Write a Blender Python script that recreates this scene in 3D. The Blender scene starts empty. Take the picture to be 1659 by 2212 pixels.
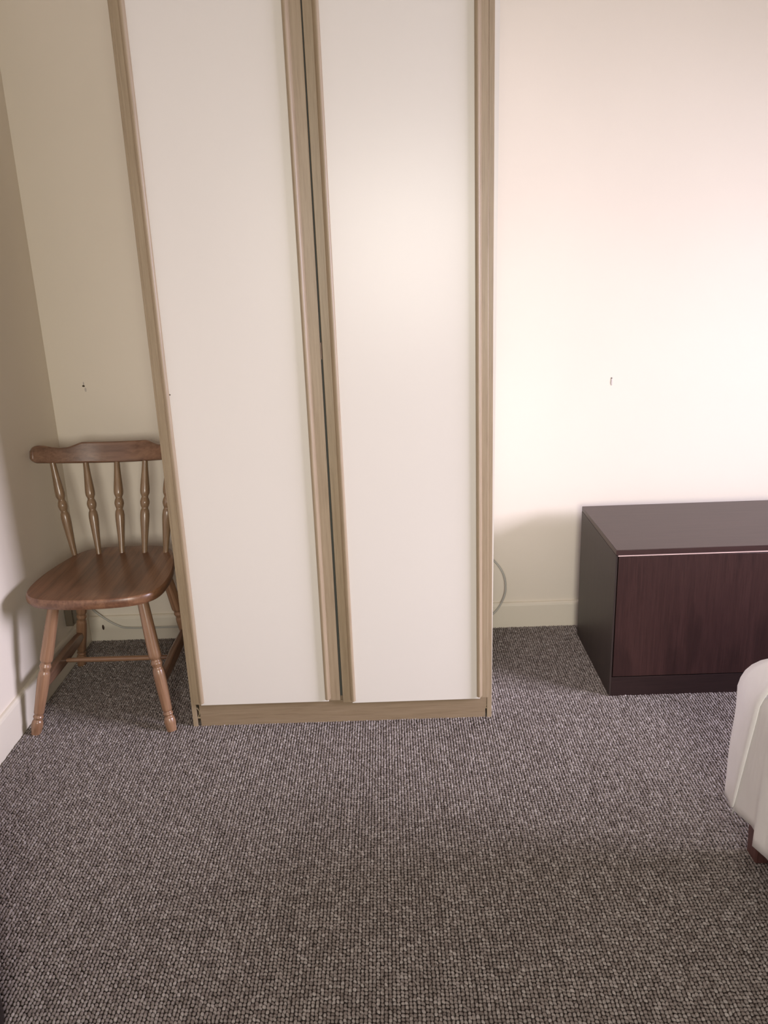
import bpy, bmesh, math, random
from mathutils import Vector, Matrix
random.seed(7)
S = bpy.context.scene
C = S.collection

# ------------------------------------------------------------------ camera
cam_d = bpy.data.cameras.new('camera')
cam = bpy.data.objects.new('camera', cam_d); C.objects.link(cam)
F_PX = 1789.68
cam_d.sensor_fit = 'VERTICAL'; cam_d.sensor_height = 24.0; cam_d.sensor_width = 18.0
cam_d.lens = F_PX * 24.0 / 2212.0
cam_d.clip_start = 0.02
CR = Vector((0.999387, -0.003254, -0.034861))
CU = Vector((0.034215, 0.302027, 0.952685))
CF = Vector((-0.007429, 0.953294, -0.301953))
CP = Vector((1.0866, -2.7023, 1.305))
m = Matrix((CR, CU, -CF)).transposed().to_4x4(); m.translation = CP
cam.matrix_world = m
S.camera = cam

# ------------------------------------------------------------------ light
w = bpy.data.worlds.new('overcast_sky'); S.world = w; w.use_nodes = True
w.node_tree.nodes['Background'].inputs[0].default_value = (0.86, 0.93, 1.0, 1)
w.node_tree.nodes['Background'].inputs[1].default_value = 1.2

ROOM_X0, ROOM_X1, ROOM_Y0, ROOM_Y1, ROOM_H = -0.012, 4.25, -4.30, 0.012, 2.42
WIN2 = (0.72, 1.82, 0.82, 1.78)           # x0, x1, z0, z1 of the window in the wall behind the camera
WIN = (-2.20, -0.80, 0.86, 1.74)          # y0, y1, z0, z1 of the window in the right wall

def area(name, loc, target, sx, sy, power, col, spread=180):
    d = bpy.data.lights.new(name, 'AREA'); d.shape = 'RECTANGLE'; d.size = sx; d.size_y = sy
    d.energy = power; d.color = col; d.spread = math.radians(spread)
    o = bpy.data.objects.new(name, d); C.objects.link(o); o.location = loc
    o.rotation_euler = (Vector(target) - Vector(loc)).to_track_quat('-Z', 'Y').to_euler()
    return o
# overcast daylight coming in through the window of the right wall
area('window_daylight', (4.345, -1.50, 1.30), (0.7, -0.28, 0.0), 1.40, 0.88, 50, (1.03, 0.965, 1.21), 90)
# softer, warmer daylight through the smaller window behind the camera
area('rear_window_daylight', (1.27, -4.395, 1.30), (1.2, 0, 0.30), 1.10, 0.96, 26.5, (1.06, 1.0, 0.90), 95)

vs = S.view_settings
S.display_settings.display_device = 'sRGB'
vs.view_transform = 'Standard'; vs.look = 'None'; vs.gamma = 1.0; vs.exposure = 0.0
vs.use_curve_mapping = False
S.cycles.use_denoising = True
S.cycles.max_bounces = 12; S.cycles.diffuse_bounces = 8

# ------------------------------------------------------------------ materials
def new_mat(name, rough=0.5, spec=0.5, col=(0.5, 0.5, 0.5)):
    mt = bpy.data.materials.new(name); mt.use_nodes = True
    b = mt.node_tree.nodes['Principled BSDF']
    b.inputs['Base Color'].default_value = (*col, 1)
    b.inputs['Roughness'].default_value = rough
    b.inputs['Specular IOR Level'].default_value = spec
    return mt, mt.node_tree, b

def ramp(nt, fac, stops):
    r = nt.nodes.new('ShaderNodeValToRGB')
    e = r.color_ramp.elements
    while len(e) < len(stops): e.new(0.5)
    for el, (p, c) in zip(e, stops):
        el.position = p; el.color = (*c, 1)
    nt.links.new(fac, r.inputs[0])
    return r.outputs[0]

def coords(nt, scale, rot=(0, 0, 0)):
    t = nt.nodes.new('ShaderNodeTexCoord'); mp = nt.nodes.new('ShaderNodeMapping')
    mp.inputs['Scale'].default_value = scale; mp.inputs['Rotation'].default_value = rot
    nt.links.new(t.outputs['Object'], mp.inputs[0])
    return mp.outputs[0]

def noise(nt, vec, scale, detail=4, rough=0.5, dist=0.0):
    n = nt.nodes.new('ShaderNodeTexNoise')
    n.inputs['Scale'].default_value = scale; n.inputs['Detail'].default_value = detail
    n.inputs['Roughness'].default_value = rough; n.inputs['Distortion'].default_value = dist
    nt.links.new(vec, n.inputs['Vector'])
    return n.outputs['Fac']

def bump(nt, b, h, strength, dist):
    bp = nt.nodes.new('ShaderNodeBump'); bp.inputs['Strength'].default_value = strength
    bp.inputs['Distance'].default_value = dist
    nt.links.new(h, bp.inputs['Height']); nt.links.new(bp.outputs[0], b.inputs['Normal'])

def mixc(nt, a, b, fac, mode='MULTIPLY'):
    mx = nt.nodes.new('ShaderNodeMix'); mx.data_type = 'RGBA'; mx.blend_type = mode
    if isinstance(fac, float): mx.inputs[0].default_value = fac
    else: nt.links.new(fac, mx.inputs[0])
    nt.links.new(a, mx.inputs[6]); nt.links.new(b, mx.inputs[7])
    return mx.outputs[2]

def paint(name, c, var=0.04, rough=0.6, bs=0.05):
    mt, nt, b = new_mat(name, rough, 0.3)
    v = coords(nt, (1, 1, 1))
    lo = tuple(x * (1 - var) for x in c)
    nt.links.new(ramp(nt, noise(nt, v, 2.2, 3), [(0.3, lo), (0.7, c)]), b.inputs['Base Color'])
    bump(nt, b, noise(nt, v, 55, 4, 0.6), bs, 0.003)
    return mt

def wood(name, dark, mid, light, axis, rough=0.42, spec=0.4, fine=1.0, figure=0.0, coat=0.0, bs=0.08, staves=0.0, pores=0.55):
    """grain stretched along the given object axis (0, 1 or 2)"""
    mt, nt, b = new_mat(name, rough, spec)
    sc = [60.0 * fine] * 3; sc[axis] = 2.2 * fine
    v = coords(nt, tuple(sc))
    g = noise(nt, v, 1.6, 6, 0.62, 0.6)
    col = ramp(nt, g, [(0.30, dark), (0.50, mid), (0.72, light)])
    sc2 = [260.0 * fine] * 3; sc2[axis] = 9.0 * fine
    v2 = coords(nt, tuple(sc2))
    p = noise(nt, v2, 1.0, 3, 0.6)
    col = mixc(nt, col, ramp(nt, p, [(0.36, (0.62, 0.58, 0.55)), (0.50, (1, 1, 1))]), pores)
    if figure > 0:
        sc3 = [7.0] * 3; sc3[axis] = 1.6
        wv = nt.nodes.new('ShaderNodeTexWave'); wv.wave_type = 'RINGS'
        wv.inputs['Scale'].default_value = 1.1; wv.inputs['Distortion'].default_value = 5.0
        wv.inputs['Detail'].default_value = 3.0; wv.inputs['Detail Scale'].default_value = 1.3
        nt.links.new(coords(nt, tuple(sc3)), wv.inputs['Vector'])
        col = mixc(nt, col, ramp(nt, wv.outputs['Fac'], [(0.05, (0.45, 0.42, 0.42)), (0.35, (1, 1, 1))]), figure)
    if staves > 0:                       # glued-up boards side by side, each with its own tone
        tc = nt.nodes.new('ShaderNodeTexCoord'); sx = nt.nodes.new('ShaderNodeSeparateXYZ')
        nt.links.new(tc.outputs['Object'], sx.inputs[0])
        dv = nt.nodes.new('ShaderNodeMath'); dv.operation = 'DIVIDE'; dv.inputs[1].default_value = staves
        fl = nt.nodes.new('ShaderNodeMath'); fl.operation = 'FLOOR'
        wn = nt.nodes.new('ShaderNodeTexWhiteNoise'); wn.noise_dimensions = '1D'
        nt.links.new(sx.outputs[0], dv.inputs[0]); nt.links.new(dv.outputs[0], fl.inputs[0]); nt.links.new(fl.outputs[0], wn.inputs['W'])
        col = mixc(nt, col, ramp(nt, wn.outputs['Value'], [(0.0, (0.80, 0.76, 0.74)), (1.0, (1.14, 1.16, 1.10))]), 1.0)
    nt.links.new(col, b.inputs['Base Color'])
    b.inputs['Coat Weight'].default_value = coat; b.inputs['Coat Roughness'].default_value = 0.22
    bump(nt, b, p, bs, 0.001)
    return mt

M = {}
M['wall'] = paint('cream_wall_paint', (0.78, 0.712, 0.60), 0.03, 0.55)
M['ceiling'] = paint('white_ceiling_paint', (0.62, 0.59, 0.55), 0.02, 0.7)
M['skirting'] = paint('cream_gloss_skirting', (0.76, 0.70, 0.58), 0.05, 0.35, 0.03)
M['backing'] = paint('carpet_backing', (0.07, 0.055, 0.047), 0.3, 0.95, 0.2)
M['laminate'] = paint('off_white_laminate', (0.685, 0.645, 0.585), 0.012, 0.30, 0.006)
M['oak_z'] = wood('oak_foil_upright', (0.295, 0.224, 0.143), (0.328, 0.253, 0.166), (0.36, 0.283, 0.19), 2, 0.42, 0.4, 1.5, pores=0.3)
M['oak_x'] = wood('oak_foil_level', (0.232, 0.168, 0.103), (0.260, 0.192, 0.121), (0.288, 0.217, 0.140), 0, 0.45, 0.4, 1.5, pores=0.35)
M['chip'] = paint('raw_chipboard', (0.55, 0.44, 0.29), 0.25, 0.9, 0.3)
M['dark'] = paint('dark_board', (0.035, 0.028, 0.025), 0.2, 0.8)
M['pine_y'] = wood('stained_pine_seat', (0.145, 0.066, 0.035), (0.205, 0.100, 0.054), (0.265, 0.140, 0.078), 1, 0.36, 0.5, 0.55, 0.35, 0.25, staves=0.062)
M['pine_x'] = wood('stained_pine_rail', (0.155, 0.080, 0.047), (0.208, 0.113, 0.068), (0.26, 0.152, 0.094), 0, 0.34, 0.5, 0.6, 0.35, 0.3)
M['pine_z'] = wood('stained_pine_turned', (0.20, 0.103, 0.055), (0.262, 0.146, 0.082), (0.33, 0.195, 0.114), 2, 0.28, 0.5, 0.8, 0.0, 0.4)
M['pine_spindle'] = wood('stained_pine_spindle', (0.185, 0.112, 0.062), (0.245, 0.158, 0.090), (0.305, 0.205, 0.122), 2, 0.26, 0.5, 0.8, 0.0, 0.4)
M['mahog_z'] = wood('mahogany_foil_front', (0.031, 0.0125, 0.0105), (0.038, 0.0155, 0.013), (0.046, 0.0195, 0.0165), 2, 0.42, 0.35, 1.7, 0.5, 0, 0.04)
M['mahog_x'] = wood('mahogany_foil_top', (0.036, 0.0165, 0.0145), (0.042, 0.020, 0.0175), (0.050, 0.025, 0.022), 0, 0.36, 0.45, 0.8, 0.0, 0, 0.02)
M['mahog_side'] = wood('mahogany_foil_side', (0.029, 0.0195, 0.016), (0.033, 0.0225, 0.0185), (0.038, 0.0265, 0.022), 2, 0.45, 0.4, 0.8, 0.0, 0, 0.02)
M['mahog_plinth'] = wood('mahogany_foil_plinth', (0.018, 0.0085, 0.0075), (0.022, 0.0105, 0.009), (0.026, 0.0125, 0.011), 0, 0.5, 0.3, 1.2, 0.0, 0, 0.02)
M['bed_leg'] = wood('red_brown_bed_leg', (0.085, 0.036, 0.031), (0.105, 0.046, 0.040), (0.125, 0.057, 0.050), 2, 0.4, 0.4, 1.0)
M['pale_strip'] = new_mat('pale_edge_strip', 0.35, 0.5, (0.60, 0.44, 0.40))[0]
M['cable'] = new_mat('grey_cable_pvc', 0.45, 0.5, (0.46, 0.45, 0.40))[0]
M['socket'] = new_mat('brown_plastic', 0.4, 0.5, (0.16, 0.13, 0.09))[0]
M['brass'] = new_mat('aged_brass', 0.45, 0.5, (0.11, 0.075, 0.055))[0]; M['brass'].node_tree.nodes['Principled BSDF'].inputs['Metallic'].default_value = 0.7
M['hole'] = new_mat('dark_hole', 0.9, 0.1, (0.05, 0.035, 0.02))[0]
M['filler'] = new_mat('grey_wall_plug', 0.7, 0.2, (0.55, 0.50, 0.46))[0]
M['plug'] = new_mat('grey_plug_end', 0.7, 0.2, (0.20, 0.18, 0.165))[0]
M['bin'] = new_mat('dark_brown_plastic', 0.5, 0.4, (0.022, 0.014, 0.013))[0]
M['upvc'] = new_mat('white_window_frame', 0.35, 0.5, (0.82, 0.82, 0.82))[0]

def mk_sheet():
    mt, nt, b = new_mat('white_cotton_sheet', 0.85, 0.2)
    v = coords(nt, (1, 1, 1))
    nt.links.new(ramp(nt, noise(nt, v, 6, 3), [(0.3, (0.90, 0.89, 0.87)), (0.7, (0.94, 0.93, 0.91))]), b.inputs['Base Color'])
    bump(nt, b, noise(nt, coords(nt, (9, 9, 4)), 1.3, 3, 0.5, 0.5), 0.30, 0.02)
    tl = nt.nodes.new('ShaderNodeBsdfTranslucent'); tl.inputs[0].default_value = (0.86, 0.83, 0.82, 1)
    mx = nt.nodes.new('ShaderNodeMixShader'); mx.inputs[0].default_value = 0.24
    nt.links.new(b.outputs[0], mx.inputs[1]); nt.links.new(tl.outputs[0], mx.inputs[2])
    nt.links.new(mx.outputs[0], nt.nodes['Material Output'].inputs[0])
    return mt
M['sheet'] = mk_sheet()

def mk_glass():
    mt, nt, b = new_mat('window_glass', 0.03, 0.5, (1, 1, 1))
    out = nt.nodes['Material Output']
    tr = nt.nodes.new('ShaderNodeBsdfTransparent'); gl = nt.nodes.new('ShaderNodeBsdfGlossy')
    gl.inputs['Roughness'].default_value = 0.02
    mx = nt.nodes.new('ShaderNodeMixShader'); mx.inputs[0].default_value = 0.06
    nt.links.new(tr.outputs[0], mx.inputs[1]); nt.links.new(gl.outputs[0], mx.inputs[2])
    nt.links.new(mx.outputs[0], out.inputs[0])
    return mt
M['glass'] = mk_glass()

def mk_carpet():
    mt, nt, b = new_mat('loop_pile_wool', 0.95, 0.15)
    oi = nt.nodes.new('ShaderNodeObjectInfo')
    col = ramp(nt, oi.outputs['Random'], [(0.0, (0.225, 0.190, 0.172)), (0.45, (0.320, 0.278, 0.256)), (0.8, (0.380, 0.337, 0.313)), (1.0, (0.48, 0.435, 0.41))])
    v = coords(nt, (1, 1, 1))
    fib = noise(nt, v, 900, 2, 0.6)
    col = mixc(nt, col, ramp(nt, fib, [(0.30, (0.62, 0.60, 0.58)), (0.62, (1.12, 1.12, 1.12))]), 0.8)
    nt.links.new(col, b.inputs['Base Color'])
    bump(nt, b, fib, 0.6, 0.0015)
    return mt
M['carpet'] = mk_carpet()

# ------------------------------------------------------------------ mesh helpers
def link(name, me, mat, parent=None, smooth=False):
    o = bpy.data.objects.new(name, me); C.objects.link(o)
    if mat is not None: me.materials.append(mat)
    if parent is not None: o.parent = parent
    if smooth: me.shade_smooth()
    return o

def from_bm(name, bm, mat, parent=None, smooth=False, bevel=0.0, seg=2, loc=None):
    bmesh.ops.recalc_face_normals(bm, faces=bm.faces)
    me = bpy.data.meshes.new(name); bm.to_mesh(me); bm.free()
    o = link(name, me, mat, parent, smooth)
    if loc is not None: o.location = loc
    if bevel > 0:
        b = o.modifiers.new('soft_edges', 'BEVEL'); b.width = bevel; b.segments = seg
        b.limit_method = 'ANGLE'; b.angle_limit = math.radians(35); b.harden_normals = False
        me.shade_smooth()
        for p in me.polygons: p.use_smooth = True
        try: me.set_sharp_from_angle(angle=math.radians(40))
        except Exception: pass
    return o

def add_box(bm, x0, x1, y0, y1, z0, z1):
    v = [bm.verts.new(p) for p in ((x0,y0,z0),(x1,y0,z0),(x1,y1,z0),(x0,y1,z0),(x0,y0,z1),(x1,y0,z1),(x1,y1,z1),(x0,y1,z1))]
    for f in ((0,3,2,1),(4,5,6,7),(0,1,5,4),(1,2,6,5),(2,3,7,6),(3,0,4,7)): bm.faces.new([v[i] for i in f])

def box(name, x0, x1, y0, y1, z0, z1, mat, parent=None, bevel=0.0, seg=2):
    bm = bmesh.new(); add_box(bm, x0, x1, y0, y1, z0, z1)
    return from_bm(name, bm, mat, parent, bevel=bevel, seg=seg)

def lathe(name, p0, p1, prof, mat, parent, n=20):
    """turned piece from p0 to p1; prof = [(t, radius)]; built along its own z axis so that the grain follows it"""
    p0, p1 = Vector(p0), Vector(p1); L = (p1 - p0).length
    bm = bmesh.new(); rings = []
    for t, r in prof:
        rings.append([bm.verts.new((r*math.cos(2*math.pi*k/n), r*math.sin(2*math.pi*k/n), t*L)) for k in range(n)])
    for a, b in zip(rings, rings[1:]):
        for k in range(n): bm.faces.new((a[k], a[(k+1) % n], b[(k+1) % n], b[k]))
    bm.faces.new(list(reversed(rings[0]))); bm.faces.new(rings[-1])
    o = from_bm(name, bm, mat, parent, smooth=True)
    o.data.set_sharp_from_angle(angle=math.radians(60))
    q = (p1 - p0).to_track_quat('Z', 'Y')
    base = parent.location if parent is not None else Vector((0, 0, 0))
    o.rotation_euler = q.to_euler(); o.location = p0 - base
    return o

def smooth_prof(pts, sub=5):
    """Catmull-Rom through (t, r) control points"""
    out = []
    P = [pts[0]] + list(pts) + [pts[-1]]
    for i in range(1, len(P) - 2):
        for k in range(sub):
            u = k / sub; r = []
            for c in (0, 1):
                a, b, d, e = P[i-1][c], P[i][c], P[i+1][c], P[i+2][c]
                if c == 0: r.append(b + (d - b) * u)
                else: r.append(0.5*((2*b)+(-a+d)*u+(2*a-5*b+4*d-e)*u*u+(-a+3*b-3*d+e)*u**3))
            out.append(tuple(r))
    out.append(pts[-1])
    return out

def catmull(pts, sub=6, closed=False):
    n = len(pts); out = []
    idx = range(n) if closed else range(n - 1)
    g = (lambda i: Vector(pts[i % n])) if closed else (lambda i: Vector(pts[max(0, min(n - 1, i))]))
    for i in idx:
        a, b, c, d = g(i-1), g(i), g(i+1), g(i+2)
        for k in range(sub):
            u = k / sub
            out.append(0.5*((2*b)+(c-a)*u+(2*a-5*b+4*c-d)*u*u+(3*b-a-3*c+d)*u**3))
    if not closed: out.append(Vector(pts[-1]))
    return out

def tube(name, pts, r, mat, parent=None, n=10):
    bm = bmesh.new(); rings = []
    pts = [Vector(p) for p in pts]; prev = None
    for i, p in enumerate(pts):
        t = (pts[min(i+1, len(pts)-1)] - pts[max(i-1, 0)]).normalized()
        up = Vector((0, 0, 1)) if prev is None else prev
        if abs(t.dot(up)) > 0.98: up = Vector((0, 1, 0))
        a = t.cross(up).normalized(); b = a.cross(t).normalized(); prev = b
        rings.append([bm.verts.new(p + r*(math.cos(2*math.pi*k/n)*a + math.sin(2*math.pi*k/n)*b)) for k in range(n)])
    for A, B in zip(rings, rings[1:]):
        for k in range(n): bm.faces.new((A[k], A[(k+1) % n], B[(k+1) % n], B[k]))
    bm.faces.new(rings[0]); bm.faces.new(rings[-1])
    return from_bm(name, bm, mat, parent, smooth=True)

def extrude_xy(bm, pts, z0, z1):
    a = [bm.verts.new((x, y, z0)) for x, y in pts]; b = [bm.verts.new((x, y, z1)) for x, y in pts]
    n = len(pts)
    for i in range(n): bm.faces.new((a[i], a[(i+1) % n], b[(i+1) % n], b[i]))
    bm.faces.new(list(reversed(a))); bm.faces.new(b)

def thing(name, label, cat, loc=(0, 0, 0), group=None):
    o = bpy.data.objects.new(name, None); C.objects.link(o); o.location = loc
    o.empty_display_size = 0.1
    tag(o, label, cat, group); return o
def tag(o, label, cat, group=None, kind=None):
    if label: o['label'] = label
    if cat: o['category'] = cat
    if group: o['group'] = group
    if kind: o['kind'] = kind
    return o
def struct(o, label, cat): return tag(o, label, cat, None, 'structure')

# ------------------------------------------------------------------ room shell
T = 0.12
struct(box('floor', ROOM_X0-T, ROOM_X1+T, ROOM_Y0-T, ROOM_Y1+T, -0.12, -0.002, M['backing']), 'brown backing of the fitted carpet on the floor', 'floor')
struct(box('ceiling', ROOM_X0-T, ROOM_X1+T, ROOM_Y0-T, ROOM_Y1+T, ROOM_H, ROOM_H+0.1, M['ceiling']), 'plain white bedroom ceiling above the cream walls', 'ceiling')
struct(box('wall_back', ROOM_X0-T, ROOM_X1+T, ROOM_Y1, ROOM_Y1+T, -0.1, ROOM_H, M['wall']), 'cream wall behind the wardrobe and low cabinet', 'wall')
struct(box('wall_left', ROOM_X0-T, ROOM_X0, ROOM_Y0, ROOM_Y1, -0.1, ROOM_H, M['wall']), 'cream side wall beside the wooden chair', 'wall')
bm = bmesh.new()
add_box(bm, ROOM_X0-T, WIN2[0], ROOM_Y0-T, ROOM_Y0, -0.1, ROOM_H)
add_box(bm, WIN2[1], ROOM_X1+T, ROOM_Y0-T, ROOM_Y0, -0.1, ROOM_H)
add_box(bm, WIN2[0], WIN2[1], ROOM_Y0-T, ROOM_Y0, -0.1, WIN2[2])
add_box(bm, WIN2[0], WIN2[1], ROOM_Y0-T, ROOM_Y0, WIN2[3], ROOM_H)
struct(from_bm('wall_front', bm, M['wall']), 'cream wall facing the wardrobe doors', 'wall')
bm = bmesh.new()
add_box(bm, ROOM_X1, ROOM_X1+T, ROOM_Y0, WIN[0], -0.1, ROOM_H)
add_box(bm, ROOM_X1, ROOM_X1+T, WIN[1], ROOM_Y1, -0.1, ROOM_H)
add_box(bm, ROOM_X1, ROOM_X1+T, WIN[0], WIN[1], -0.1, WIN[2])
add_box(bm, ROOM_X1, ROOM_X1+T, WIN[0], WIN[1], WIN[3], ROOM_H)
struct(from_bm('wall_right', bm, M['wall']), 'cream side wall with the window above the bed', 'wall')

def window(name, label, loc, rotz, hw, hh):
    win = thing(name, label, 'window', loc); win['kind'] = 'structure'; win.rotation_euler = (0, 0, rotz)
    bm = bmesh.new()
    add_box(bm, -.03, .03, -hw, hw, 0, .05); add_box(bm, -.03, .03, -hw, hw, hh-.05, hh)
    add_box(bm, -.03, .03, -hw, -hw+.05, .05, hh-.05); add_box(bm, -.03, .03, hw-.05, hw, .05, hh-.05)
    add_box(bm, -.03, .03, -.025, .025, .05, hh-.05)
    from_bm('window_frame', bm, M['upvc'], win)
    box('window_pane', -.004, .004, -hw+.05, -.025, .05, hh-.05, M['glass'], win)
    box('window_pane', -.004, .004, .025, hw-.05, .05, hh-.05, M['glass'], win)
    box('window_sill', -.20, -.03, -hw-.04, hw+.04, -.025, 0.0, M['upvc'], win, 0.004)
window('window_1', 'white framed window in the wall beside the bed', (ROOM_X1+0.05, (WIN[0]+WIN[1])/2, WIN[2]), 0, (WIN[1]-WIN[0])/2, WIN[3]-WIN[2])
window('window_2', 'white framed window in the wall facing the wardrobe', ((WIN2[0]+WIN2[1])/2, ROOM_Y0-0.05, WIN2[2]), -math.pi/2, (WIN2[1]-WIN2[0])/2, WIN2[3]-WIN2[2])

def skirting(name, along, a0, a1, wallpos, h, sgn, label):
    """profile: flat face with a small rounded top; front face lands on the carpet line"""
    prof = [(0, -0.05), (0.012, -0.05), (0.012, h-0.012), (0.0105, h-0.005), (0.007, h-0.001), (0.003, h), (0, h)]
    bm = bmesh.new(); R = []
    for a in (a0, a1):
        ring = []
        for d, z in prof:
            if along == 'x': ring.append(bm.verts.new((a, wallpos + sgn*d, z)))
            else: ring.append(bm.verts.new((wallpos + sgn*d, a, z)))
        R.append(ring)
    n = len(prof)
    for i in range(n): bm.faces.new((R[0][i], R[0][(i+1) % n], R[1][(i+1) % n], R[1][i]))
    bm.faces.new(R[0]); bm.faces.new(list(reversed(R[1])))
    return struct(from_bm(name, bm, M['skirting']), label, 'baseboard')
bb = skirting('baseboard_back', 'x', ROOM_X0, ROOM_X1, ROOM_Y1, 0.094, -1, 'cream skirting board along the wall behind the wardrobe')
skirting('baseboard_left', 'y', ROOM_Y0, ROOM_Y1-0.012, ROOM_X0, 0.112, 1, 'cream skirting board behind the wooden chair legs')
skirting('baseboard_right', 'y', ROOM_Y0, ROOM_Y1-0.012, ROOM_X1, 0.1, -1, 'cream skirting board below the window wall')
skirting('baseboard_front', 'x', ROOM_X0+.012, ROOM_X1-.012, ROOM_Y0, 0.1, 1, 'cream skirting board on the wall facing the wardrobe')

# ------------------------------------------------------------------ carpet pile (uncountable loops, instanced by geometry nodes)
PX, PY = 0.0074, 0.0082
cx0, cx1, cy0, cy1 = 0.002, 2.60, -2.75, -0.002
NX, NY = int((cx1-cx0)/PX), int((cy1-cy0)/PY)
ng = bpy.data.node_groups.new('carpet_loops', 'GeometryNodeTree')
ng.interface.new_socket('Geometry', in_out='OUTPUT', socket_type='NodeSocketGeometry')
N = ng.nodes; LK = ng.links.new
go = N.new('NodeGroupOutput')
gr = N.new('GeometryNodeMeshGrid')
gr.inputs['Size X'].default_value = (NX-1)*PX; gr.inputs['Size Y'].default_value = (NY-1)*PY
gr.inputs['Vertices X'].default_value = NX; gr.inputs['Vertices Y'].default_value = NY
idx = N.new('GeometryNodeInputIndex')
dv = N.new('ShaderNodeMath'); dv.operation = 'DIVIDE'; dv.inputs[1].default_value = NY
fl = N.new('ShaderNodeMath'); fl.operation = 'FLOOR'
md = N.new('ShaderNodeMath'); md.operation = 'MODULO'; md.inputs[1].default_value = 2.0
ml = N.new('ShaderNodeMath'); ml.operation = 'MULTIPLY'; ml.inputs[1].default_value = PY*0.18
LK(idx.outputs[0], dv.inputs[0]); LK(dv.outputs[0], fl.inputs[0]); LK(fl.outputs[0], md.inputs[0]); LK(md.outputs[0], ml.inputs[0])
cb = N.new('ShaderNodeCombineXYZ'); LK(ml.outputs[0], cb.inputs[1])
rv = N.new('FunctionNodeRandomValue'); rv.data_type = 'FLOAT_VECTOR'
rv.inputs[0].default_value = (-0.0006, -0.0010, -0.0008); rv.inputs[1].default_value = (0.0006, 0.0010, 0.0006)
ad = N.new('ShaderNodeVectorMath'); ad.operation = 'ADD'
LK(cb.outputs[0], ad.inputs[0]); LK(rv.outputs[0], ad.inputs[1])
sp = N.new('GeometryNodeSetPosition'); LK(gr.outputs['Mesh'], sp.inputs['Geometry']); LK(ad.outputs[0], sp.inputs['Offset'])
ico = N.new('GeometryNodeMeshIcoSphere'); ico.inputs['Radius'].default_value = 1.0; ico.inputs['Subdivisions'].default_value = 2
ss = N.new('GeometryNodeSetShadeSmooth'); LK(ico.outputs['Mesh'], ss.inputs['Geometry'])
sm = N.new('GeometryNodeSetMaterial'); sm.inputs['Material'].default_value = M['carpet']; LK(ss.outputs[0], sm.inputs['Geometry'])
ip = N.new('GeometryNodeInstanceOnPoints'); LK(sp.outputs[0], ip.inputs['Points']); LK(sm.outputs[0], ip.inputs['Instance'])
rs = N.new('FunctionNodeRandomValue'); rs.data_type = 'FLOAT_VECTOR'; rs.inputs['Seed'].default_value = 3
rs.inputs[0].default_value = (0.0028, 0.0042, 0.0024); rs.inputs[1].default_value = (0.0037, 0.0055, 0.0040)
LK(rs.outputs[0], ip.inputs['Scale'])
rr = N.new('FunctionNodeRandomValue'); rr.data_type = 'FLOAT_VECTOR'; rr.inputs['Seed'].default_value = 9
rr.inputs[0].default_value = (-0.40, -0.3, -0.25); rr.inputs[1].default_value = (0.25, 0.3, 0.65)
LK(rr.outputs[0], ip.inputs['Rotation'])
LK(ip.outputs[0], go.inputs[0])
pile = link('carpet_pile', bpy.data.meshes.new('carpet_pile'), M['carpet'])
pile.location = ((cx0+cx1)/2, (cy0+cy1)/2, 0.0)
md_ = pile.modifiers.new('loops', 'NODES'); md_.node_group = ng
tag(pile, 'grey-brown woven loop pile of the fitted carpet', 'carpet', kind='stuff')

# ------------------------------------------------------------------ wardrobe
WL, WR, WF = 0.4935, 1.3605, -0.590          # outer sides and front edge of the carcass
WT, PT = 1.95, 0.0138
wd = thing('wardrobe', 'tall two-door wardrobe, off-white doors with pale oak uprights, against the back wall', 'wardrobe', (0.927, -0.30, 0))
def L(x0, x1, y0, y1, z0, z1):               # world box -> wardrobe-local
    return (x0-.927, x1-.927, y0+.30, y1+.30, z0, z1)
box('side_panel', *L(WL, WL+PT, WF, -0.045, 0, WT), M['oak_z'], wd, 0.0012)
box('side_panel', *L(WR-PT, WR, WF, -0.045, 0, WT), M['oak_z'], wd, 0.0012)
bm = bmesh.new()
q = [[bm.verts.new((x-.927, y+.30, z)) for x, y in ((WR+.0003, WF+.006), (xo, WF+.006), (xo, -.05), (WR+.0003, -.05))] for z, xo in ((0.0, WR+.0006), (WT, WR+.0130))]
for k in range(4): bm.faces.new((q[0][k], q[0][(k+1) % 4], q[1][(k+1) % 4], q[1][k]))
bm.faces.new(q[0]); bm.faces.new(q[1])
from_bm('outer_panel', bm, M['laminate'], wd)
box('top_panel', *L(WL+PT, WR-PT, WF, -0.045, WT-PT, WT), M['oak_x'], wd, 0.001)
box('bottom_shelf', *L(WL+PT, WR-PT, WF+.004, -0.055, 0.070, 0.086), M['oak_x'], wd)
box('back_panel', *L(WL+PT, WR-PT, -0.055, -0.050, 0.07, WT-PT), M['dark'], wd)
# plinth board: its ends have come away from the side panels and leave dark tapering gaps
bm = bmesh.new()
px = [(0.5150, 0.072), (0.5165, 0.0), (1.3420, 0.0), (1.3428, 0.034), (1.3462, 0.046), (1.3465, 0.072)]
a = [bm.verts.new((x-.927, WF+.001+.30, z)) for x, z in px]; b = [bm.verts.new((x-.927, WF+.017+.30, z)) for x, z in px]
for i in range(6): bm.faces.new((a[i], a[(i+1) % 6], b[(i+1) % 6], b[i]))
bm.faces.new(a); bm.faces.new(list(reversed(b)))
from_bm('plinth', bm, M['oak_x'], wd, bevel=0.0008)
box('plinth_backing', *L(WL+PT, WR-PT, WF+.045, WF+.05, 0, 0.07), M['dark'], wd)
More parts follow.
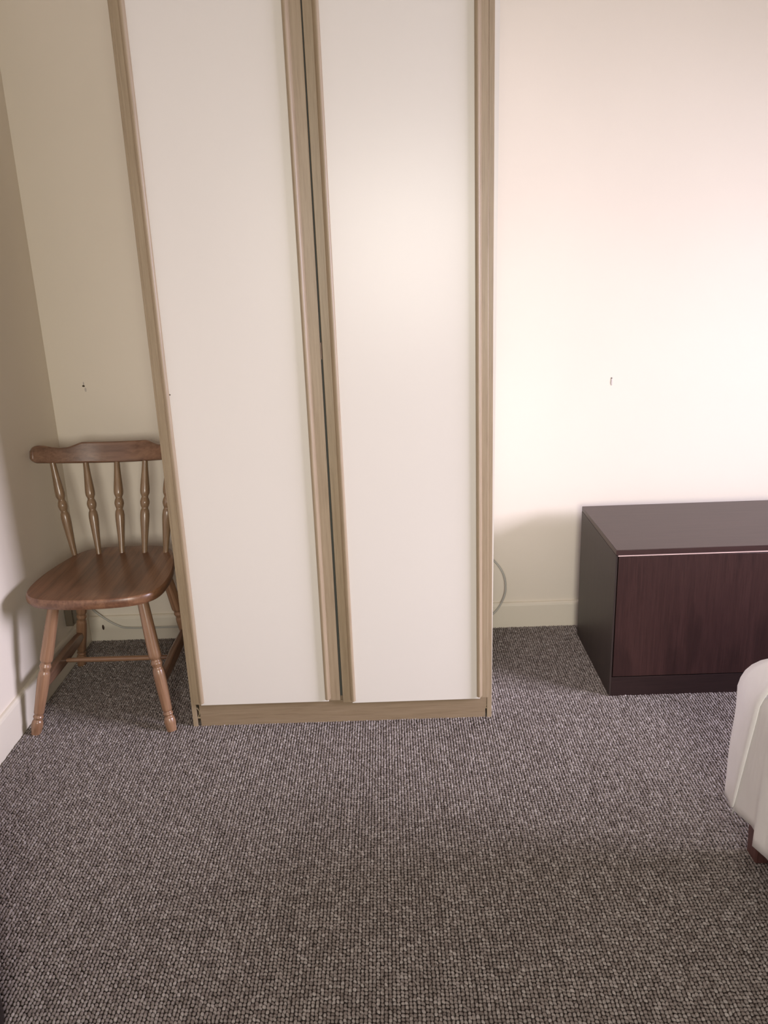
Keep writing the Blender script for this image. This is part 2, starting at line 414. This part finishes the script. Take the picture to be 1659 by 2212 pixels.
# torn edging strips and fixing blocks showing in those gaps
for i, pts in enumerate(([(0.5080, .060), (0.5140, .050), (0.5132, .039), (0.5100, .031)], [(1.3462, .041), (1.3440, .035), (1.3452, .028)])):
    bm = bmesh.new(); prev = None
    for x, z in pts:
        q = [bm.verts.new((x-.927+dx, WF+.003+.30+dy, z)) for dx, dy in ((-.0009, 0), (.0009, 0), (.0009, .006), (-.0009, .006))]
        if prev:
            for k in range(4): bm.faces.new((prev[k], prev[(k+1) % 4], q[(k+1) % 4], q[k]))
        else: bm.faces.new(q)
        prev = q
    bm.faces.new(prev)
    from_bm('torn_edging_strip', bm, M['chip'], wd)
box('fixing_dowel', *L(.507, .518, WF+.004, WF+.012, .0245, .0285), M['chip'], wd, 0.001)
box('fixing_dowel', *L(1.338, 1.347, WF+.004, WF+.012, .0275, .030), M['chip'], wd, 0.001)

DF = -0.6035                                   # front face of the white door boards
def door(x_lip0, x_w0, x_w1, x_lip1, z0, tilt, label):
    piv = Vector((x_w1 if tilt else x_w0, DF, z0))
    bm = bmesh.new(); zt = 1.925
    add_box(bm, x_w0-.010-piv.x, x_w1+.010-piv.x, 0, .0115, 0, zt-z0)
    d = from_bm('door', bm, M['laminate'], wd, bevel=0.0008)
    d.location = piv - Vector((.927, -.30, 0)); d.rotation_euler = (0, tilt, 0)
    if label: d['label'] = label
    for sgn, xw, xl in ((-1, x_w0, x_lip0), (1, x_w1, x_lip1)):
        # flat oak edge strip beside the ridge, a little behind the white face
        bm = bmesh.new()
        u0, u1 = xw+sgn*.010, xl
        add_box(bm, min(u0, u1)-piv.x, max(u0, u1)-piv.x, .0015, .0118, 0.0015, zt-z0-.001)
        from_bm('edge_strip', bm, M['oak_z'], d, bevel=0.0015)
        # rounded ridge moulding standing proud between white board and edge strip
        prof = [(0, .001), (0, -.0035), (.0018, -.0075), (.0045, -.0100), (.0075, -.0105), (.0105, -.0085), (.0135, -.0040), (.0160, .0005), (.0165, .003)]
        bm = bmesh.new()
        extrude_xy(bm, [(xw+sgn*u-piv.x, y) for u, y in prof], 0.0095, zt-z0-.001)
        o = from_bm('ridge_moulding', bm, M['oak_z'], d, smooth=True)
        o.data.set_sharp_from_angle(angle=math.radians(50))
    return d
dl = door(0.5030, 0.5358, 0.8830, 0.9258, 0.0770, 0.0, 'off-white door between oak ridges, nearer the chair')
dr = door(0.9327, 0.9702, 1.3160, 1.3490, 0.0700, -0.0022, 'off-white door between oak ridges, nearer the low cabinet')
M['slit_shade'] = new_mat('slit_shade_tone', 0.7, 0.3, (0.075, 0.078, 0.066))[0]
box('slit_shade_strip', *L(.914, .946, WF-.0012, WF+.012, .088, 1.92), M['slit_shade'], wd)  # added strip behind the door slit; its colour stands in for the shade there
# lock bolt and strike visible in the slit between the doors
box('lock_catch', -.0010, .0022, .002, .0115, .97, 1.012, M['brass'], dl).location = (0.9270-.5358, 0, 0)
# small screw mark low on the frame edge of the left door and specks on the doors
def speck(name, x, z, r, parent, mat, y=-.0004):
    bm = bmesh.new(); bmesh.ops.create_uvsphere(bm, u_segments=10, v_segments=6, radius=r)
    bmesh.ops.scale(bm, vec=(1, .35, 1), verts=bm.verts)
    o = from_bm(name, bm, mat, parent, smooth=True); o.location = (x, y, z); return o
speck('screw_head', 0.5375-.5358, 0.972-.077, .0018, dl, M['brass'])

# ------------------------------------------------------------------ low dark cabinet
KX, KXR, KF, KB, KH = 1.7245, 2.745, -0.497, -0.075, 0.469
cab = thing('low_cabinet', 'low dark mahogany cabinet with plain front doors between the wardrobe and the bed', 'cabinet', ((KX+KXR)/2, (KF+KB)/2, 0))
kx, ky = (KX+KXR)/2, (KF+KB)/2
def K(x0, x1, y0, y1, z0, z1): return (x0-kx, x1-kx, y0-ky, y1-ky, z0, z1)
for x, e in ((KX, KX), (KXR-.016, KXR-.005)):
    bm = bmesh.new(); z1 = KH-.0165
    add_box(bm, *K(x, x+.016, KF+.018, KB, 0, z1)); add_box(bm, *K(e, e+.005, KF, KF+.018, 0, z1))
    from_bm('side_panel', bm, M['mahog_side'], cab)
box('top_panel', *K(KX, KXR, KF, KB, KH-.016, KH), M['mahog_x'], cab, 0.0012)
box('back_panel', *K(KX+.0165, KXR-.0165, KB-.012, KB-.008, .05, KH-.0165), M['dark'], cab)
box('bottom_shelf', *K(KX+.0165, KXR-.0165, KF+.03, KB-.0125, .066, .082), M['mahog_x'], cab)
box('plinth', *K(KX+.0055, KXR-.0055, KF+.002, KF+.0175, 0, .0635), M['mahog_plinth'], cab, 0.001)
box('edge_strip', *K(KX+.0055, KXR-.0055, KF-.0015, KF+.010, KH-.0195, KH-.0165), M['pale_strip'], cab, 0.0005)
mid = (KX+KXR)/2
for x0, x1 in ((KX+.0075, mid-.001), (mid+.001, KXR-.0075)):
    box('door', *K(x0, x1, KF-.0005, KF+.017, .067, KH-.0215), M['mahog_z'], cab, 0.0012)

# ------------------------------------------------------------------ wooden spindle-back chair
CX, CY = 0.236, -0.40
ch = thing('chair', 'stained pine spindle-back chair with turned legs squeezed between the wall and the wardrobe', 'chair', (CX, CY, 0))
base = Vector((CX, CY, 0))
# seat: shield outline, dished top, soft edges
half = [(-.178, .000), (-.180, .070), (-.195, .118), (-.226, .147), (-.290, .170), (-.384, .190), (-.460, .197), (-.525, .194), (-.570, .178), (-.600, .142), (-.6155, .085), (-.621, .000)]
SX = 0.2425
out = [(SX + hx, y) for y, hx in half] + [(SX - hx, y) for y, hx in reversed(half[1:-1])]
ol = catmull([(x, y, 0) for x, y in out], 5, True)
cen = Vector((SX, -.41, 0)); zt, zb = .421, .391
bm = bmesh.new(); rings = []
def seat_ring(scale, z, dish=False):
    r = []
    for p in ol:
        q = cen + (p - cen) * scale
        zz = z
        r.append(bm.verts.new((q.x-CX, q.y-CY, zz)))
    return r
layers = [(.90, zb), (.958, zb), (.972, zb+.0015), (.994, zb+.0085), (1.0, zb+.013), (.9985, zb+.0225), (.990, zb+.0275), (.978, zt), (.94, zt-.0002), (.86, zt-.0012), (.74, zt-.004), (.58, zt-.0065), (.40, zt-.0075), (.2, zt-.0078)]
for s, z in layers: rings.append(seat_ring(s, z))
n = len(ol)
for a, b in zip(rings, rings[1:]):
    for k in range(n): bm.faces.new((a[k], a[(k+1) % n], b[(k+1) % n], b[k]))
bm.faces.new(rings[0]); bm.faces.new(rings[-1])
from_bm('seat', bm, M['pine_y'], ch, smooth=True).data.set_sharp_from_angle(angle=math.radians(24))

leg_prof = smooth_prof([(0, .0150), (.10, .0158), (.25, .0172), (.40, .0180), (.455, .0178), (.472, .0140), (.485, .0150), (.500, .0168), (.515, .0150), (.530, .0138), (.548, .0160), (.58, .0172), (.68, .0168), (.80, .0148), (.842, .0142), (.855, .0120), (.872, .0148), (.888, .0120), (.905, .0150), (.935, .0165), (.97, .0150), (1.0, .0138)], 4)
legs = {'fl': ((.130, -.535, .400), (.037, -.600, 0)), 'fr': ((.374, -.535, .400), (.434, -.604, 0)),
        'rl': ((.114, -.270, .400), (.024, -.178, 0)), 'rr': ((.364, -.270, .400), (.410, -.176, 0))}
for k in ('fl', 'fr', 'rl', 'rr'):
    lathe('leg', *legs[k], leg_prof, M['pine_z'], ch)
def on_leg(k, z):
    a, b = Vector(legs[k][0]), Vector(legs[k][1]); t = (a.z - z) / (a.z - b.z); return a + (b - a) * t
for f, r in (('fl', 'rl'), ('fr', 'rr')):
    A, B = on_leg(f, .143), on_leg(r, .128)
    d = (B - A); L_ = d.length; bm = bmesh.new()
    prof = [(0, .010), (.12, .016), (.35, .020), (.5, .021), (.65, .020), (.88, .016), (1, .010)]
    R_ = []
    for t, hh in prof:
        R_.append([bm.verts.new((t*L_, sy*.0095, sz*hh)) for sy, sz in ((-1, -1), (1, -1), (1, 1), (-1, 1))])
    for a, b in zip(R_, R_[1:]):
        for k in range(4): bm.faces.new((a[k], a[(k+1) % 4], b[(k+1) % 4], b[k]))
    bm.faces.new(R_[0]); bm.faces.new(R_[-1])
    o = from_bm('side_stretcher', bm, M['pine_x'], ch, bevel=.004)
    o.rotation_euler = d.to_track_quat('X', 'Z').to_euler(); o.location = A - base
pl = (on_leg('fl', .143) + on_leg('rl', .128)) / 2; pr = (on_leg('fr', .143) + on_leg('rr', .128)) / 2
lathe('cross_stretcher', pl + Vector((.004, 0, -.008)), pr + Vector((-.004, 0, -.008)), smooth_prof([(0, .0068), (.2, .0078), (.5, .0085), (.8, .0078), (1, .0068)]), M['pine_z'], ch)

# back: five turned spindles carrying a curved crest rail
TILT = math.atan2(.085, .275)
def crest_pt(s, v):
    """s along the rail, v up the tilted back; the ends sweep forward"""
    fwd = 1.75 * s * s
    return Vector((.2285 + s * .985, -.150 - fwd*math.cos(TILT) + v*math.sin(TILT), .692 + fwd*math.sin(TILT) + v*math.cos(TILT)))
sp_prof = smooth_prof([(0, .0082), (.12, .0098), (.28, .0128), (.40, .0146), (.45, .0132), (.475, .0102), (.50, .0128), (.535, .0148), (.57, .0128), (.592, .0102), (.63, .0142), (.68, .0146), (.80, .0118), (.92, .0094), (1.0, .0086)], 4)
for (bx, by), s in zip(((.087, -.246), (.159, -.234), (.231, -.229), (.304, -.234), (.374, -.247)), (-.186, -.097, -.002, .094, .182)):
    lathe('spindle', (bx, by, .412), crest_pt(s, .012), sp_prof, M['pine_spindle'], ch)
bm = bmesh.new(); prev = None; cols = []
HL = .2375
def crest_top(s):
    a = abs(s)
    pts = [(0, .0665), (.098, .0665), (.108, .0655), (.125, .0580), (.145, .0500), (.165, .0478), (.185, .0500), (.205, .0540), (.218, .0545), (.228, .0515), (.2345, .0450), (.2375, .036)]
    for (x0, y0), (x1, y1) in zip(pts, pts[1:]):
        if a <= x1: 
            u = (a-x0)/(x1-x0); return y0 + (y1-y0)*u
    return pts[-1][1]
def crest_bot(s):
    a = abs(s)
    return 0 if a < .220 else .013 * ((a-.220)/(.2375-.220))**2
NS = 90
for i in range(NS+1):
    s = -HL + 2*HL*i/NS
    t = crest_pt(s+.001, 0) - crest_pt(s-.001, 0); t.normalize()
    upv = Vector((0, math.sin(TILT), math.cos(TILT))); nrm = t.cross(upv).normalized()   # points to the back/front
    p0, p1 = crest_pt(s, crest_bot(s)), crest_pt(s, crest_top(s))
    q = []
    for p, sg in ((p0, -1), (p1, -1), (p1, 1), (p0, 1)):
        q.append(bm.verts.new(p + nrm*sg*.0105 - base))
    cols.append(q)
for a, b in zip(cols, cols[1:]):
    for k in range(4): bm.faces.new((a[k], a[(k+1) % 4], b[(k+1) % 4], b[k]))
bm.faces.new(cols[0]); bm.faces.new(list(reversed(cols[-1])))
from_bm('crest_rail', bm, M['pine_x'], ch, bevel=.0055, seg=3)

# ------------------------------------------------------------------ cable, socket, wall marks
cab_pts = [(0.012, -.140, .175), (0.020, -.120, .205), (0.020, -.055, .185), (0.022, -.008, .128), (0.055, -.006, .094), (0.105, -.006, .060), (0.150, -.006, .050), (0.324, -.006, .048),
           (0.75, -.006, .044), (1.30, -.006, .036), (1.405, -.006, .040), (1.446, -.006, .064), (1.474, -.006, .110), (1.4835, -.0065, .155), (1.476, -.004, .205), (1.448, .004, .250), (1.40, .006, .285), (1.30, .007, .30)]
o = tube('cable', catmull(cab_pts, 8), .0033, M['cable'])
tag(o, 'thin grey cable looping out beside the wardrobe and along the skirting', 'cable')
sk = thing('wall_socket', 'small brown socket box low on the wall behind the chair leg', 'socket', (-.012, -.135, .172))
box('socket_box', 0.0, .026, -.034, .034, -.034, .034, M['socket'], sk, .003)
box('cover_plate', .026, .029, -.028, .028, -.028, .028, M['socket'], sk, .001)

def wall_mark(name, label, cat, x, z, pieces):
    t = thing(name, label, cat, (x, ROOM_Y1, z))
    for nm, dx, dz, rx, rz, mt, ry in pieces:
        bm = bmesh.new(); bmesh.ops.create_uvsphere(bm, u_segments=12, v_segments=8, radius=1)
        bmesh.ops.scale(bm, vec=(rx, ry, rz), verts=bm.verts)
        for v in bm.verts: v.co += Vector((0.15*rx*math.sin(7*v.co.z/rz), 0, 0.1*rz*math.cos(5*v.co.x/rx)))
        o = from_bm(nm, bm, M[mt], t, smooth=True); o.location = (dx, 0, dz)
wall_mark('nail_hole', 'dark chipped nail hole in the cream wall above the chair', 'nail hole', .099, .913,
          [('hole', -.002, 0, .0045, .0030, 'hole', .0008), ('chipped_plaster', .003, -.012, .003, .007, 'filler', .0012), ('chipped_plaster', -.001, .008, .0022, .006, 'filler', .001)])
wall_mark('wall_plug', 'tiny pale wall plug in the cream wall above the low cabinet', 'wall plug', 1.826, .866,
          [('plug', 0, 0, .0035, .013, 'filler', .0022), ('plug_end', 0, .012, .0026, .0024, 'plug', .0030)])
o = speck('paint_chip', .0475, .053, .004, None, M['brass'], y=0.0)
o.scale = (1.1, 1, 2.6); tag(o, 'brown paint chip on the skirting board behind the chair', 'paint chip')

# ------------------------------------------------------------------ bed corner: dark frame, mattress and white sheet
BX0, BX1, BY0, BY1 = 1.797, 2.76, -3.10, -1.145
bed = thing('bed', 'bed on dark red-brown wooden legs beside the low cabinet', 'bed', ((BX0+BX1)/2, (BY0+BY1)/2, 0))
ox, oy = (BX0+BX1)/2, (BY0+BY1)/2
for x in (BX0+.080, BX1-.09):
    for y in (BY1-.048, BY0+.09):
        bm = bmesh.new()
        r0, r1 = .022, .027
        a = [bm.verts.new((x-ox+sx*r0, y-oy+sy*r0, 0)) for sx, sy in ((-1,-1),(1,-1),(1,1),(-1,1))]
        b = [bm.verts.new((x-ox+sx*r1, y-oy+sy*r1, .20)) for sx, sy in ((-1,-1),(1,-1),(1,1),(-1,1))]
        for k in range(4): bm.faces.new((a[k], a[(k+1)%4], b[(k+1)%4], b[k]))
        bm.faces.new(list(reversed(a))); bm.faces.new(b)
        from_bm('leg', bm, M['bed_leg'], bed, bevel=.003)
box('bed_base', BX0-ox+.04, BX1-ox-.02, BY0-oy+.02, BY1-oy-.12, .20, .30, M['mahog_x'], bed, .006)
box('mattress', BX0-ox+.03, BX1-ox-.015, BY0-oy+.015, BY1-oy-.16, .302, .49, M['laminate'], bed, .06, 4)

# the sheet: one draped surface around the bed, hem to top
def crease(z): return .044 + .23*max(0.0, min(z, .405) - .125)      # how far the corner flap overhangs the bed end at height z
bm = bmesh.new()
def ring_xy(inset, rad, z, nper=20):
    """rounded rectangle starting on the left side, going from near the camera to the back, around"""
    x0, x1, y0, y1 = BX0+inset, BX1-inset, BY0+inset, BY1-inset-crease(z)
    pts = []
    ym = y1 - .36
    for i in range(20): pts.append((x0, (y0+rad) + (ym-(y0+rad))*i/20, 'L', 0))
    for i in range(60): pts.append((x0, ym + (y1-rad-ym)*i/60, 'L', 0))
    for i in range(nper): a = math.pi - (math.pi/2)*i/nper; pts.append((x0+rad+rad*math.cos(a), y1-rad+rad*math.sin(a), 'C', i/nper))
    for i in range(20): pts.append((x0+rad+(x1-x0-2*rad)*i/20, y1, 'B', i/20))
    for i in range(6): a = math.pi/2 - (math.pi/2)*i/6; pts.append((x1-rad+rad*math.cos(a), y1-rad+rad*math.sin(a), 'c', 0))
    for i in range(20): pts.append((x1, y1-rad-(y1-y0-2*rad)*i/20, 'R', 0))
    for i in range(6): a = -(math.pi/2)*i/6; pts.append((x1-rad+rad*math.cos(a), y0+rad+rad*math.sin(a), 'c', 0))
    for i in range(12): pts.append((x1-rad-(x1-x0-2*rad)*i/12, y0, 'F', 0))
    for i in range(6): a = -math.pi/2-(math.pi/2)*i/6; pts.append((x0+rad+rad*math.cos(a), y0+rad+rad*math.sin(a), 'c', 0))
    return pts
# vertical profile: (inset from the side, height fraction)
prof = []
ZH, ZS, ZT = .125, .405, .545
for i in range(12): prof.append((0.0, ZH + (ZS-ZH)*i/11, 0))
RS = ZT - ZS
for i in range(1, 13):
    a = (math.pi/2)*i/12; prof.append((RS*1.15*(1-math.cos(a)), ZS + RS*math.sin(a), i/12))
for ins in (.2, .35, .5, .62): prof.append((ins, ZT + .004, 1))
rings = []
for inset, z, tt in prof:
    ring = []
    pts = ring_xy(inset, .018 + inset*0.9 if inset < .6 else .06, z)
    for (x, y, side, f) in pts:
        zz, xx, yy = z, x, y
        low = max(0.0, 1 - (z-ZH)/(ZS-ZH))
        if side == 'L':
            # uneven hem: lifts away from the corner, then a second, lower length begins
            d = BY1 - y
            lift = .045*min(1, max(0, (d-.03)/.125)) if d < .172 else .012 + .018*min(1, (d-.172)/.06)
            zz = z + lift*low**1.5
            if d >= .172: xx -= .004*low
            xx += .0035*math.sin(16*y+2.2*z)*(1-tt)*min(1, max(0, (d-crease(z))/.12))
        ring.append(bm.verts.new((xx, yy, zz)))
    rings.append(ring)
n = len(rings[0])
for a, b in zip(rings, rings[1:]):
    for k in range(n): bm.faces.new((a[k], a[(k+1) % n], b[(k+1) % n], b[k]))
bm.faces.new(rings[-1])
# loose corner flap of the sheet standing out past the end of the mattress
fl_rows = []
for i in range(22):
    if i < 12:
        z = ZH + (ZS-ZH)*i/11; ze, ye, xe, ins = z, BY1+.002-.010*i/11, BX0+.010+.0010*math.sin(i*.9), 0.0
        if i == 0: ze = z + .004
    else:
        a = (math.pi/2)*(i-11)/10; z = ZS + RS*math.sin(a); ins = RS*1.15*(1-math.cos(a))
        ze, ye, xe = z, BY1-.008-.19*(1-math.cos(a))-.02*math.sin(a), BX0+.011+.10*(1-math.cos(a))
    yr, xr = BY1-crease(z)-ins*.6-.02, BX0+ins-.002
    row = []
    for k in range(7):
        t = k/6; wob = .0022*math.sin(3.1*t+i*.55)*t*(1-.5*t)
        row.append(bm.verts.new((xr+(xe-xr)*t+wob, yr+(ye-yr)*t, z+(ze-z)*t + (.018*(1-t) if i == 0 else 0))))
    fl_rows.append(row)
for a, b in zip(fl_rows, fl_rows[1:]):
    for k in range(6): bm.faces.new((a[k], a[k+1], b[k+1], b[k]))
o = from_bm('bed_sheet', bm, M['sheet'], smooth=True)
sd = o.modifiers.new('cloth_thickness', 'SOLIDIFY'); sd.thickness = .0025; sd.offset = -1
tag(o, 'white cotton sheet hanging over the rounded corner of the bed', 'bed sheet')

# ------------------------------------------------------------------ dark bin whose edge shows on the carpet by the left wall
bn = thing('waste_bin', 'dark brown round waste bin on the carpet by the wall the chair stands against', 'waste bin', (.205, -1.625, 0))
bm = bmesh.new(); n = 40; rr_ = []
for z, r in ((.002, .166), (.006, .171), (.02, .1725), (.26, .165), (.27, .167), (.275, .164), (.27, .160), (.02, .164), (.012, .160)):
    rr_.append([bm.verts.new((r*math.cos(2*math.pi*k/n), r*math.sin(2*math.pi*k/n), z)) for k in range(n)])
for a, b in zip(rr_, rr_[1:]):
    for k in range(n): bm.faces.new((a[k], a[(k+1) % n], b[(k+1) % n], b[k]))
bm.faces.new(list(reversed(rr_[0]))); bm.faces.new(rr_[-1])
o = from_bm('body', bm, M['bin'], bn, smooth=True); o.data.set_sharp_from_angle(angle=math.radians(50))
bm = bmesh.new(); n = 40; k2 = 8; ring = []
for i in range(n):
    a = 2*math.pi*i/n; ring.append([bm.verts.new(((.167+.004*math.cos(2*math.pi*j/k2))*math.cos(a), (.167+.004*math.cos(2*math.pi*j/k2))*math.sin(a), .272+.004*math.sin(2*math.pi*j/k2))) for j in range(k2)])
for i in range(n):
    for j in range(k2): bm.faces.new((ring[i][j], ring[(i+1)%n][j], ring[(i+1)%n][(j+1)%k2], ring[i][(j+1)%k2]))
from_bm('rim', bm, M['bin'], bn, smooth=True)
